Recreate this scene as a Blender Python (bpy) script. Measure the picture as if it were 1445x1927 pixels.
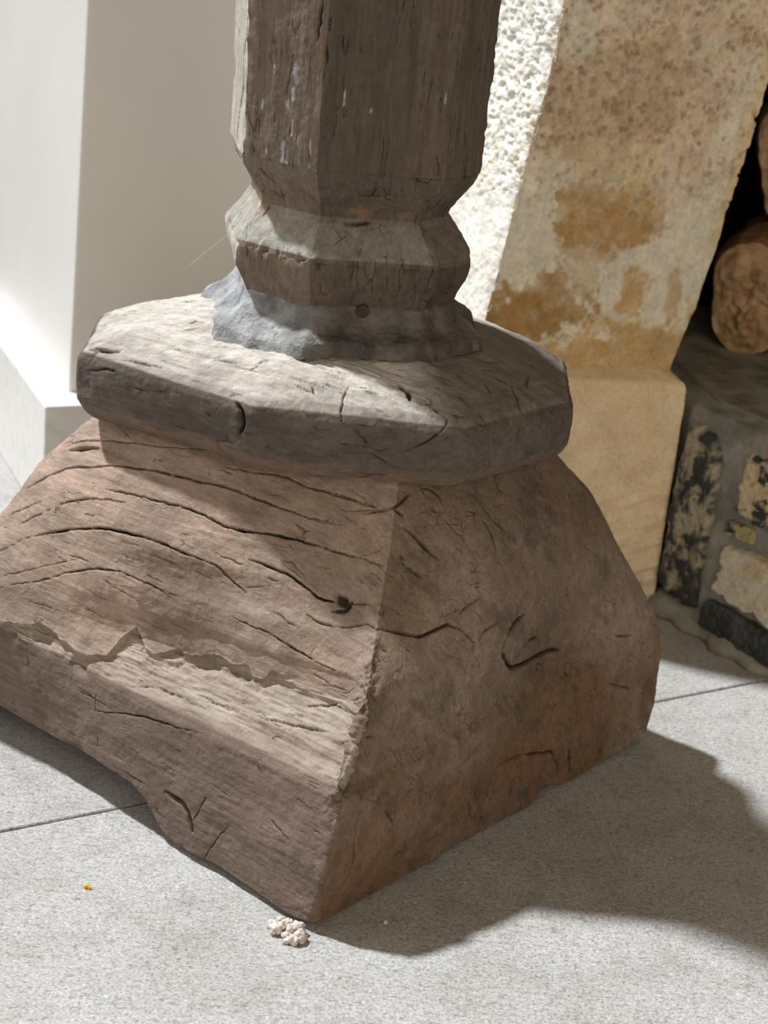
import bpy, bmesh, math, random
import numpy as np
from mathutils import Matrix, Vector
for _o in list(bpy.data.objects): bpy.data.objects.remove(_o)
scene = bpy.context.scene
# ---------------------------------------------------------------- camera
CAM_POS = Vector((0.0539, -1.4351, 0.7621)); PITCH = math.radians(21.0); ROLL = math.radians(5.5)
_fw = Vector((0, math.cos(PITCH), -math.sin(PITCH))); _r0 = Vector((1, 0, 0)); _u0 = Vector((0, math.sin(PITCH), math.cos(PITCH)))
_r = _r0*math.cos(ROLL) + _u0*math.sin(ROLL); _u = -_r0*math.sin(ROLL) + _u0*math.cos(ROLL)
cam_data = bpy.data.cameras.new('camera'); cam = bpy.data.objects.new('camera', cam_data)
scene.collection.objects.link(cam); scene.camera = cam
cam.matrix_world = Matrix(((_r.x, _u.x, -_fw.x, CAM_POS.x), (_r.y, _u.y, -_fw.y, CAM_POS.y), (_r.z, _u.z, -_fw.z, CAM_POS.z), (0, 0, 0, 1)))
cam_data.sensor_fit = 'HORIZONTAL'; cam_data.sensor_width = 36.0; cam_data.lens = 36.0*3300.0/1445.0
cam_data.clip_start = .05
cam_data.dof.use_dof = True; cam_data.dof.focus_distance = 1.36; cam_data.dof.aperture_fstop = 13.0
# ---------------------------------------------------------------- light
world = bpy.data.worlds.new('room_light'); scene.world = world; world.use_nodes = True
_bg = world.node_tree.nodes['Background']; _bg.inputs['Color'].default_value = (1.0, .80, .56, 1); _bg.inputs['Strength'].default_value = .21
SUN_AZ, SUN_EL = math.radians(-28), math.radians(56)
_sd = Vector((math.cos(SUN_AZ)*math.cos(SUN_EL), math.sin(SUN_AZ)*math.cos(SUN_EL), -math.sin(SUN_EL)))
sun_data = bpy.data.lights.new('sun', 'SUN'); sun_data.energy = 5.4; sun_data.angle = math.radians(3.2); sun_data.color = (.96, .985, 1.0)
sun = bpy.data.objects.new('sun', sun_data); scene.collection.objects.link(sun); sun.rotation_euler = _sd.to_track_quat('-Z', 'Y').to_euler(); sun.location = (-2, 1.2, 3)
win_data = bpy.data.lights.new('window_daylight', 'AREA'); win_data.shape = 'RECTANGLE'; win_data.size = 1.1; win_data.size_y = 1.4; win_data.energy = 10; win_data.color = (.93, .97, 1.0)
win = bpy.data.objects.new('window_daylight', win_data); scene.collection.objects.link(win); win.location = (-2.3, -.25, 1.25)
win.rotation_euler = (Vector((.0, .1, .3))-win.location).to_track_quat('-Z', 'Y').to_euler()
fill_data = bpy.data.lights.new('fill_behind_camera', 'AREA'); fill_data.shape = 'RECTANGLE'; fill_data.size = 2.4; fill_data.size_y = 1.8; fill_data.energy = 33; fill_data.color = (1.0, .90, .76)
fill = bpy.data.objects.new('fill_behind_camera', fill_data); scene.collection.objects.link(fill); fill.location = (.9, -3.2, 1.5)  # added soft fill behind the camera, brightens the stone that faces it
fill.rotation_euler = (Vector((.2, .2, .3))-fill.location).to_track_quat('-Z', 'Y').to_euler()
scene.view_settings.view_transform = 'Standard'; scene.view_settings.look = 'None'; scene.view_settings.gamma = 1.0
scene.view_settings.use_curve_mapping = False; scene.view_settings.exposure = 0.0
# ---------------------------------------------------------------- numpy geometry helpers
def _hash(ix, iy, iz, seed):
    h = (ix.astype(np.int64)*374761393 + iy.astype(np.int64)*668265263 + iz.astype(np.int64)*1274126177 + seed*974634777) & 0xffffffff
    h = ((h ^ (h >> 13)) * 1103515245) & 0xffffffff
    h = ((h ^ (h >> 16)) * 2654435761) & 0xffffffff
    return ((h ^ (h >> 15)) & 0xffff) / 65535.0
def vnoise(P, seed=0):
    """smooth value noise, -1..1, P is (...,3)"""
    i = np.floor(P).astype(np.int64); f = P - i; f = f*f*f*(f*(f*6-15)+10)
    o = np.zeros(P.shape[:-1])
    for dx in (0, 1):
        wx = f[..., 0] if dx else 1-f[..., 0]
        for dy in (0, 1):
            wy = f[..., 1] if dy else 1-f[..., 1]
            for dz in (0, 1):
                wz = f[..., 2] if dz else 1-f[..., 2]
                o += wx*wy*wz*_hash(i[..., 0]+dx, i[..., 1]+dy, i[..., 2]+dz, seed)
    return o*2-1
def fbm(P, seed=0, octaves=4, gain=.5):
    o = 0; a = 1.0; t = 0
    for k in range(octaves):
        o = o + a*vnoise(P*(2.03**k) + 17.3*k, seed+k); t += a; a *= gain
    return o/t
def sstep(a, b, x):
    t = np.clip((x-a)/(b-a), 0, 1); return t*t*(3-2*t)
def curve(keys, z):
    """keys: rows of (z, values...) -> smooth-ish interpolation (Catmull-Rom/pchip-like via np.interp on a fine pre-smoothed table)"""
    k = np.array(keys, float); zz = np.linspace(k[0, 0], k[-1, 0], 800)
    out = []
    for j in range(1, k.shape[1]):
        v = np.interp(zz, k[:, 0], k[:, j])
        ker = np.hanning(15); ker /= ker.sum()
        v = np.convolve(np.pad(v, 7, mode='edge'), ker, 'valid')
        out.append(np.interp(z, zz, v))
    return np.stack(out, -1)
def smooth_loop(P, k):
    """circular smoothing along the column axis (axis 1) with a hanning kernel of half width k"""
    ker = np.hanning(2*k+3)[1:-1]; ker /= ker.sum(); o = 0
    for j in range(-k, k+1): o = o + ker[j+k]*np.roll(P, j, axis=1)
    return o
def smooth_rows(P, k):
    ker = np.hanning(2*k+3)[1:-1]; ker /= ker.sum()
    Q = np.concatenate([2*P[:1]-P[k:0:-1], P, 2*P[-1:]-P[-2:-k-2:-1]], 0); o = 0
    for j in range(2*k+1): o = o + ker[j]*Q[j:j+P.shape[0]]
    return o
def normals(P):
    """outward normals of a closed-loop grid (rows, cols, 3); columns run anticlockwise seen from above"""
    du = np.roll(P, -1, 1) - np.roll(P, 1, 1); dv = np.gradient(P, axis=0)
    n = np.cross(du, dv); return n/np.maximum(np.linalg.norm(n, axis=-1, keepdims=True), 1e-9)
def polyline_dense(pts, step=.0012, jitter=.00045, seed=1):
    pts = np.array(pts, float); seg = np.linalg.norm(np.diff(pts, axis=0), axis=1); L = np.concatenate([[0], np.cumsum(seg)])
    n = max(4, int(L[-1]/step)); t = np.linspace(0, L[-1], n)
    q = np.stack([np.interp(t, L, pts[:, j]) for j in range(3)], -1)
    k = min(7, (n-1)//2*2+1)
    if k >= 3:
        ker = np.ones(k)/k; q2 = np.stack([np.convolve(np.pad(q[:, j], k//2, mode='edge'), ker, 'valid') for j in range(3)], -1)
        q2[0] = q[0]; q2[-1] = q[-1]; q = q2
    jt = np.stack([fbm(q*160, seed=seed+7*j, octaves=3, gain=.7) for j in range(3)], -1)
    return q + jt*jitter*2.2, t/L[-1]
def carve(P, cracks, seed=3):
    """depth field (metres, >=0) of cracks on the grid P"""
    D = np.zeros(P.shape[:2]); F = P.reshape(-1, 3)
    Df = D.reshape(-1)
    for ci, (w, d, pts) in enumerate(cracks):
        q, t = polyline_dense(pts, seed=seed+ci*13)
        lo = q.min(0)-w*3.2; hi = q.max(0)+w*3.2
        idx = np.nonzero(np.all((F > lo) & (F < hi), axis=1))[0]
        if len(idx) == 0: continue
        ww = w*(.35+.65*np.sin(np.pi*np.clip(t*.94+.03, 0, 1))**.5)*(1+.3*fbm(q*90, seed=ci+50, octaves=2))
        best = np.zeros(len(idx)); X = F[idx]
        for c in range(0, len(q), 24):
            qq = q[c:c+24]; l2 = qq.min(0)-w*3.2; h2 = qq.max(0)+w*3.2
            m = np.nonzero(np.all((X > l2) & (X < h2), axis=1))[0]
            if len(m) == 0: continue
            dist = np.linalg.norm(X[m][:, None, :]-qq[None], axis=2)
            j = dist.argmin(1); r = dist[np.arange(len(m)), j]/ww[c+j]
            best[m] = np.maximum(best[m], d*np.clip(ww[c+j]/w, .3, 1.3)*np.exp(-r**2*1.1))
        Df[idx] = np.maximum(Df[idx], best)
    return D
# ---------------------------------------------------------------- pillar: undisplaced surfaces
FZ = [(0, .030, -.331), (.05, .036, -.331), (.106, .043, -.322), (.14, .050, -.288), (.17, .053, -.262), (.2, .057, -.218), (.245, .061, -.178), (.285, .063, -.150), (.306, .062, -.135)]
RZ = [(0, .322, .026), (.03, .326, .030), (.08, .322, .034), (.115, .314, .038), (.15, .294, .040), (.195, .264, .037), (.237, .238, .032), (.275, .197, .03), (.306, .165, .028)]
LZ = [(0, -.324, -.036), (.116, -.338, -.046), (.15, -.305, -.044), (.195, -.275, -.038), (.238, -.247, -.034), (.275, -.212, -.03), (.306, -.18, -.03)]
BZ = [(0, -.05, .32), (.115, -.05, .32), (.2, -.045, .26), (.27, -.04, .18), (.306, -.04, .14)]
NF, NB, NZ = 690, 50, 560
def base_surface(nf=NF, nb=NB, nz=NZ):
    z = np.linspace(0, .306, nz)
    C = [curve(k, z) for k in (LZ, FZ, RZ, BZ)]           # L -> F -> R -> B, anticlockwise
    cols = []; side = []; ss = []
    for i, n in ((0, nf), (1, nf), (2, nb), (3, nb)):
        s = (np.arange(n)+.5)/n; a = C[i]; b = C[(i+1) % 4]
        if i == 0: s = np.interp(s, [0, .07, 1], [0, .16, 1])
        p = a[:, None, :]*(1-s)[None, :, None] + b[:, None, :]*s[None, :, None]
        e = b-a; nrm = np.stack([e[:, 1], -e[:, 0]], -1); nrm /= np.linalg.norm(nrm, axis=1, keepdims=True)
        g = 4*s*(1-s)
        if i == 0:
            zz = np.linspace(0, .306, 1200); ker = np.hanning(121); ker /= ker.sum()
            Bu = np.interp(zz, [0, .112, .14, .18, .22, .25, .28, .306], [0, 0, .006, .022, .030, .032, .026, .018])
            Bu = np.convolve(np.pad(Bu, 60, mode='edge'), ker, 'valid'); B = np.interp(z, zz, Bu)
            led = np.interp(z, [0, .1125, .119, .145, .165, .19, .22], [0, 0, -.007, -.022, -.020, -.006, 0])   # shelf above the lower band
            ws = sstep(.15, .72, s)*sstep(1.02, .93, s)
            tilt = (1-s)**2*s*6.0                                  # fuller hump near the left corner
            off = B[:, None]*g[None]**.8 + led[:, None]*ws[None] + (np.interp(z, [0, .13, .22, .306], [0, 0, .012, .006])[:, None])*tilt[None]
        elif i == 1:
            B = np.interp(z, [0, .06, .11, .15, .2, .25, .306], [-.004, -.002, .000, .010, .026, .032, .022])
            shelf = np.interp(z, [0, .104, .110, .135, .165], [0, 0, -.0045, -.005, 0])
            off = B[:, None]*g[None]**.8 + shelf[:, None]*sstep(1.0, .55, s)[None]
        else:
            off = np.interp(z, [0, .12, .22, .306], [0, 0, .02, .015])[:, None]*g[None]
        p = p + nrm[:, None, :]*off[..., None]
        cols.append(p); side += [i]*n; ss += list(s)
    xy = np.concatenate(cols, 1); side = np.array(side); ss = np.array(ss)
    # lift of the worn underside: an arch under the left face, a nick under the right one
    lift = np.zeros(len(ss))
    m = side == 0; lift[m] = np.interp(1-ss[m], [0, .05, .2, .34, .37, .40, .44, .55, .68, .83, 1], [.008, .004, .008, .006, .014, .028, .036, .038, .034, .033, .02])
    m = side == 1; lift[m] = np.interp(ss[m], [0, .1, .3, .45, .60, .625, .65, .675, .70, .85, 1], [.008, .002, .004, .002, .002, .010, .013, .009, .003, .004, .012])
    Z = z[:, None] + lift[None]*np.clip(1-z/.105, 0, 1)[:, None]
    P = np.concatenate([xy, Z[..., None]], -1)
    Q = smooth_loop(P, 4); Qw = smooth_loop(P, 18)
    w = np.interp(z, [0, .03, .1, .306], [1, .6, .1, .15])[:, None, None]
    P = Q*(1-w)+Qw*w
    return smooth_rows(P, 2), side, ss
OCT = np.array([(-.083, -.064), (-.020, -.107), (.078, -.092), (.109, -.047), (.099, .050), (.030, .104), (-.074, .095), (-.104, .040)])
def octloop(V, counts):
    out = []
    for i in range(8):
        s = (np.arange(counts[i])+.5)/counts[i]; out.append(V[i]*(1-s)[:, None]+V[(i+1) % 8]*s[:, None])
    return np.concatenate(out, 0)
SHAFT_COLS = (150, 190, 120, 30, 24, 24, 24, 50)
NECK = [(.366, .90), (.398, .86), (.408, .855), (.414, .87), (.435, .975), (.450, 1.0), (.455, .985), (.478, .80), (.4835, .775), (.490, .79), (.512, .945), (.5215, .985)]
def shaft_surface(lo, hi, nz):
    z = np.linspace(lo, hi, nz)
    k = np.array(NECK); s = np.interp(z, k[:, 0], k[:, 1], right=1.0)
    s = np.where(z > .5215, .985+.015*np.clip((z-.5215)/.1, 0, 1), s)
    V = octloop(OCT, SHAFT_COLS)
    P = np.concatenate([V[None]*s[:, None, None], np.broadcast_to(z[:, None, None], (nz, len(V), 1))], -1)
    P[..., 0] += -.002
    return smooth_loop(P, 2)
SLAB = np.array([(-.207, -.070), (-.054, -.170), (.113, -.173), (.201, -.074), (.202, .055), (.115, .148), (-.100, .152), (-.211, .052)])
SLAB_COLS = (260, 260, 180, 60, 50, 50, 50, 110)
SLAB_PROF = [(.075, .294), (.03, .294), (.012, .297), (.005, .304), (.001, .312), (0, .330), (.001, .345), (.004, .3505), (.012, .3565), (.028, .3655), (.036, .3685), (.05, .3735), (.08, .383), (.115, .392)]
def slab_surface(nr=250):
    k = np.array(SLAB_PROF); L = np.concatenate([[0], np.cumsum(np.hypot(np.diff(k[:, 0]), np.diff(k[:, 1])))])
    t = np.linspace(0, L[-1], nr); ins = np.interp(t, L, k[:, 0]); z = np.interp(t, L, k[:, 1])
    V = octloop(SLAB, SLAB_COLS)
    r = np.linalg.norm(V, axis=1)
    P = np.concatenate([V[None]*(1-ins[:, None]/.178)[..., None], np.broadcast_to(z[:, None, None], (nr, len(V), 1))], -1)
    a = smooth_loop(P, 9)
    return smooth_rows(a, 2)
# ---------------------------------------------------------------- cracks: half width, depth and the points of each crack on the wood, in millimetres
CRACKS = {
 'base': [
  (0.72, 8.8, [(-250,-51,220),(-230,-62,236),(-210,-69,249),(-188,-82,257),(-161,-94,265),(-131,-108,269),(-97,-124,270),(-74,-133,271),(-50,-144,268),(-27,-152,265),(-5,-160,262),(15,-163,262)]),
  (0.58, 6.4, [(-232,-42,248),(-206,-50,268),(-179,-67,277),(-157,-80,281),(-125,-96,286),(-92,-107,291)]),
  (0.77, 9.6, [(-174,-103,247),(-149,-116,250),(-128,-127,251),(-108,-135,252),(-89,-145,250),(-72,-154,246),(-51,-161,245),(-29,-165,247),(-11,-170,246),(7,-174,244),(25,-179,242),(42,-182,241),(58,-185,238)]),
  (0.48, 4.8, [(-271,-48,191),(-248,-64,207),(-219,-81,227)]),
  (0.58, 6.4, [(-257,-66,190),(-233,-79,208),(-206,-92,228),(-190,-100,235),(-170,-110,241),(-150,-120,244)]),
  (0.82, 9.6, [(-265,-70,169),(-241,-82,188),(-218,-95,201),(-195,-110,213),(-167,-125,222),(-144,-137,224),(-123,-147,224),(-104,-158,222),(-84,-166,220),(-72,-171,218),(-62,-177,211),(-48,-184,204)]),
  (0.48, 4.8, [(-262,-80,151),(-230,-100,169),(-204,-114,184),(-187,-122,192)]),
  (0.62, 6.4, [(-252,-89,148),(-224,-106,162),(-196,-121,179),(-173,-132,189),(-151,-143,193),(-139,-150,192),(-119,-161,190),(-102,-169,188)]),
  (0.82, 9.6, [(-47,-174,228),(-33,-179,226),(-15,-186,223),(0,-193,217),(9,-198,211),(23,-202,211),(30,-203,210)]),
  (4.5, 9.6, [(26,-200,215),(30,-203,211),(33,-204,210)]),
  (1.88, 8, [(22,-205,204),(32,-206,206),(35,-203,213)]),
  (0.58, 5.6, [(30,-203,211),(39,-204,212),(49,-205,214)]),
  (0.62, 6.4, [(1,-203,199),(15,-211,195),(32,-214,196),(48,-214,201),(57,-218,200)]),
  (0.58, 7.2, [(-57,-190,185),(-41,-198,183),(-24,-206,181),(-3,-218,175),(15,-228,170),(30,-236,168),(40,-241,166)]),
  (0.62, 6.4, [(8,-241,140),(28,-246,146),(43,-253,154),(54,-264,166)]),
  (0.62, 6.4, [(-163,-172,97),(-164,-172,81),(-142,-188,90),(-120,-204,98),(-97,-220,102),(-73,-237,106)]),
  (0.58, 4.8, [(-130,-189,115),(-111,-196,119),(-91,-208,119),(-72,-221,119)]),
  (0.58, 4.8, [(-80,-209,124),(-66,-217,124),(-54,-226,124),(-31,-242,124)]),
  (0.77, 5.6, [(-18,-245,127),(0,-254,129),(30,-266,133)]),
  (0.62, 7.2, [(-81,-120,283),(-53,-129,284),(-30,-134,286),(-7,-144,281),(15,-149,281),(47,-157,275)]),
  (0.48, 4.8, [(-232,-121,103),(-230,-122,94),(-231,-120,84)]),
  (1.65, 7.2, [(-214,-52,259),(-201,-60,264),(-185,-69,270)]),
  (0.48, 4, [(-76,-165,227),(-60,-172,224),(-48,-177,223)]),
  (0.48, 4, [(-50,-182,206),(-35,-186,211),(-25,-188,214)]),
  (0.48, 4, [(2,-162,261),(17,-165,260),(29,-165,262)]),
  (0.43, 4, [(14,-157,270),(29,-159,271),(54,-158,274),(64,-154,279)]),
  (0.43, 3.2, [(-23,-176,233),(0,-182,232),(31,-189,230),(60,-193,228)]),
  (0.43, 3.2, [(38,-181,242),(53,-178,247),(57,-174,252)]),
  (0.48, 4, [(-43,-225,129),(-18,-244,128),(3,-256,129)]),
  (0.48, 4, [(-64,-219,124),(-40,-234,125),(-31,-238,126)]),
  (0.53, 4, [(36,-278,130),(46,-280,137),(52,-277,147)]),
  (1.95, 8.8, [(-96,-226,45),(-81,-238,44),(-74,-244,38),(-70,-248,25)]),
  (0.58, 5.6, [(-61,-253,61),(-67,-249,42),(-70,-247,33)]),
  (0.58, 6.4, [(-42,-269,45),(-53,-262,24),(-59,-257,7)]),
  (0.48, 4, [(21,-320,46),(23,-323,36)]),
  (0.48, 4, [(-142,-187,37),(-137,-192,37)]),
  (0.48, 4, [(-11,-291,68),(1,-301,63),(8,-307,60)]),
  (0.43, 3.2, [(-160,-175,61),(-159,-174,48)]),
  (1.22, 6.4, [(57,-218,200),(76,-212,196),(91,-206,191),(103,-194,192),(113,-183,194),(126,-177,186),(135,-174,175)]),
  (0.91, 4.8, [(138,-171,174),(143,-162,180),(154,-147,183)]),
  (0.91, 4.8, [(135,-174,175),(134,-179,167),(140,-173,159)]),
  (1.67, 8.8, [(177,-120,180),(167,-135,176),(161,-146,167),(159,-149,157),(166,-141,144),(170,-136,137),(182,-120,135),(196,-102,135),(208,-87,134),(219,-75,131)]),
  (1.06, 6.4, [(204,-90,157),(206,-89,137)]),
  (1.22, 6.4, [(182,-119,155),(194,-104,153)]),
  (0.84, 4.8, [(168,-142,128),(168,-146,117)]),
  (1.52, 7.2, [(223,-76,113),(227,-77,107)]),
  (0.76, 4, [(185,-119,128),(188,-121,113)]),
  (0.76, 4, [(227,-77,107),(236,-72,88),(244,-65,71)]),
  (1.14, 6.4, [(71,-163,262),(83,-164,253),(92,-164,245),(100,-163,239)]),
  (1.06, 6.4, [(131,-122,258),(138,-123,251),(143,-124,243),(146,-127,234)]),
  (0.84, 4.8, [(102,-143,264),(111,-143,256),(120,-142,248)]),
  (0.91, 4.8, [(121,-113,278),(130,-113,269),(142,-116,255),(153,-111,246),(159,-113,236)]),
  (0.91, 4.8, [(79,-139,289),(94,-133,283),(99,-136,275),(101,-137,272)]),
  (1.14, 6.4, [(163,-168,57),(161,-170,39),(156,-173,21)]),
  (1.06, 5.6, [(165,-165,61),(187,-137,59),(216,-101,46),(224,-90,25),(222,-91,10),(209,-106,10)]),
  (1.37, 7.2, [(232,-82,43),(235,-77,26),(238,-72,9)]),
  (0.99, 5.6, [(145,-190,63),(144,-191,42),(149,-182,16)]),
  (0.84, 4.8, [(189,-135,41),(190,-133,28)]),
  (0.84, 4.8, [(268,-17,122),(286,2,115)]),
  (0.99, 4.8, [(267,-35,83),(290,-8,67),(292,-7,62)]),
  (1.37, 6.4, [(39,-160,270),(55,-158,274),(65,-155,278),(73,-146,285)]),
  (1.06, 5.6, [(61,-157,276),(71,-158,269)]),
  (0.91, 5.6, [(2,-146,281),(22,-151,279),(51,-158,274)]),
  (1.06, 4.8, [(57,-303,83),(56,-305,64),(56,-303,44),(44,-314,14)]),
  (0.76, 4, [(114,-225,106),(114,-229,93)]),
  (0.76, 4, [(159,-165,107),(142,-193,89),(121,-221,78)]),
  (0.76, 4, [(56,-277,137),(65,-267,134)]),
  (1.22, 4.8, [(77,-278,77),(84,-268,61),(81,-273,57)]),
  (0.76, 4, [(70,-175,245),(73,-180,239),(90,-178,227)]),
  (0.76, 3.2, [(121,-172,198),(130,-160,202),(140,-148,206)]),
 ],
 'slab': [
  (0.62, 5.6, [(-11,-144,365),(-9,-150,362),(-6,-155,359)]),
  (0.62, 5.6, [(18,-141,367),(15,-151,362),(14,-165,353),(16,-170,345)]),
  (1.8, 7.2, [(55,-133,370),(63,-139,368),(66,-149,363)]),
  (0.62, 5.6, [(66,-150,362),(80,-152,362),(96,-163,355),(93,-170,348),(83,-172,338),(63,-172,326)]),
  (0.62, 5.6, [(134,-73,372),(146,-96,363),(152,-115,354),(154,-126,342),(152,-129,327)]),
  (1.95, 8.8, [(-68,-157,350),(-62,-164,344),(-61,-165,333),(-65,-162,325)]),
  (0.77, 6.4, [(-170,-86,353),(-148,-97,355),(-130,-106,357)]),
  (0.58, 4.8, [(-142,-92,360),(-125,-103,360),(-108,-114,360)]),
  (1.8, 7.2, [(-190,-70,355),(-180,-75,356),(-169,-79,357)]),
  (0.77, 5.6, [(-195,-77,338),(-182,-85,343),(-170,-93,345)]),
  (0.62, 4.8, [(110,-125,367),(120,-136,359),(132,-123,359)]),
  (0.96, 5.6, [(122,-102,369),(128,-115,364),(135,-116,360)]),
  (0.48, 4, [(82,-172,321),(80,-169,308)]),
  (0.53, 4.8, [(-32,-111,377),(-15,-112,377),(4,-118,375),(17,-133,370)]),
  (0.48, 4, [(-96,-84,374),(-69,-94,376),(-47,-108,376)]),
  (0.48, 4, [(-165,-97,334),(-139,-114,338),(-113,-130,343)]),
  (0.48, 4, [(-109,-57,379),(-123,-58,376)]),
  (0.48, 4, [(-145,5,375),(-126,-19,380),(-106,-36,385)]),
  (0.48, 3.2, [(-157,-55,370),(-137,-67,371),(-121,-72,372)]),
  (0.62, 4.8, [(135,-75,371),(141,-92,366),(147,-95,363),(151,-111,356),(152,-124,348),(154,-127,333)]),
  (0.48, 4, [(126,-133,358),(132,-142,352),(134,-148,343)]),
  (2.25, 6.4, [(116,-61,378),(124,-61,376),(132,-58,375)]),
  (0.96, 5.6, [(161,-60,368),(159,-77,365),(159,-83,362)]),
  (0.72, 4.8, [(101,-35,385),(113,-32,382),(126,-24,379)]),
  (0.77, 4.8, [(109,-77,376),(120,-80,374),(132,-72,372)]),
  (0.58, 4, [(133,-16,377),(147,-16,373),(167,0,366)]),
  (0.96, 6.4, [(-94,-144,334),(-88,-147,330)]),
  (0.67, 4.8, [(-74,-1,392),(-51,-40,392),(-45,-58,389)]),
 ],
 'neck': [
  (0.72, 6.4, [(-62,-55,490),(-60,-55,481),(-64,-58,474)]),
  (1.65, 5.6, [(2,-82,480),(11,-81,479),(21,-78,481)]),
  (0.86, 4.8, [(13,-89,502),(30,-87,503)]),
  (0.62, 4.8, [(-47,-73,407),(-39,-78,403),(-40,-78,395)]),
  (0.96, 4.8, [(74,-91,453),(75,-92,448)]),
  (0.96, 4, [(-75,-71,449),(-73,-70,441)]),
  (0.62, 3.2, [(-61,-80,447),(-61,-79,442)]),
  (0.62, 3.2, [(-15,-106,450),(-14,-105,444)]),
  (0.62, 3.2, [(21,-100,450),(21,-99,444)]),
  (0.77, 4, [(-32,-100,450),(-25,-104,453)]),
  (0.86, 5.6, [(-87,-34,515),(-78,-59,508),(-77,-7,478)]),
  (0.58, 3.2, [(-57,-71,465),(-54,-73,466)]),
 ],
 'shaft': [
  (1.65, 8.8, [(-27,-103,645),(-29,-103,629),(-28,-102,617)]),
  (2.4, 9.6, [(-22,-107,614),(-22,-107,609),(-21,-106,601)]),
  (0.77, 6.4, [(-22,-107,599),(-22,-106,590)]),
  (0.96, 9.6, [(-85,-63,638),(-86,-57,614),(-88,-46,593),(-88,-44,571),(-90,-33,547),(-91,-27,525),(-82,-64,522)]),
  (0.48, 3.2, [(-68,-75,603),(-63,-79,592),(-58,-81,583)]),
  (0.58, 4, [(-74,-70,531),(-73,-70,522)]),
  (0.48, 3.2, [(-50,-86,536),(-46,-89,522)]),
  (0.48, 3.2, [(-45,-90,555),(-46,-89,541)]),
  (0.48, 3.2, [(-39,-94,551),(-40,-93,539)]),
  (0.58, 4, [(-30,-100,538),(-28,-101,522)]),
  (0.48, 3.2, [(-62,-78,522),(-59,-80,522)]),
  (0.58, 3.2, [(67,-92,540),(71,-91,527),(70,-91,522)]),
  (0.48, 3.2, [(67,-93,591),(66,-93,565)]),
  (0.58, 4, [(-19,-107,640),(-19,-106,631),(-20,-107,621)]),
  (0.48, 2.4, [(3,-102,560),(6,-102,546)]),
  (0.48, 2.4, [(55,-95,587),(52,-95,567)]),
  (0.43, 2.4, [(83,-81,593),(85,-78,589)]),
  (0.62, 4, [(-47,-90,606),(-50,-87,583),(-50,-87,568)]),
 ],
}
# varnish glints painted into the shaft colour: point, half width, half height in millimetres
GLINTS = [(-43.9,-91.5,590.2,2.25,12.0),(-45.0,-90.4,573.6,1.8,7.0),(-49.1,-87.5,567.9,1.8,5.0),(-50.1,-86.2,528.9,2.25,10.0),(-47.1,-88.0,521.5,1.8,5.0),(-69.5,-73.5,561.6,1.12,4.0),(-63.3,-77.1,528.4,1.35,3.0),(-44.0,-90.7,549.0,0.9,8.0),(-38.6,-94.3,542.7,0.72,7.0),(-28.6,-100.9,535.2,0.9,10.0),(-28.9,-100.5,522.6,0.9,4.0),(-5.2,-103.8,578.8,0.72,7.0),(15.3,-100.5,570.2,0.9,1.5),(70.2,-92.3,582.2,0.68,5.0),(-61.8,-79.3,590.8,0.9,5.0)]
FLAKE = [(-274,-91,107),(-257,-102,117),(-236,-113,122),(-218,-121,128),(-204,-131,125),(-192,-142,121),(-175,-155,119),(-157,-161,124),(-149,-157,134),(-143,-154,142),(-133,-156,153),(-128,-161,143),(-123,-168,137),(-115,-174,135),(-106,-175,139),(-97,-176,144),(-85,-183,142),(-66,-189,152),(-49,-199,149),(-38,-205,151),(-34,-212,143),(-24,-215,146),(-19,-216,154),(-4,-225,152)]
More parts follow.
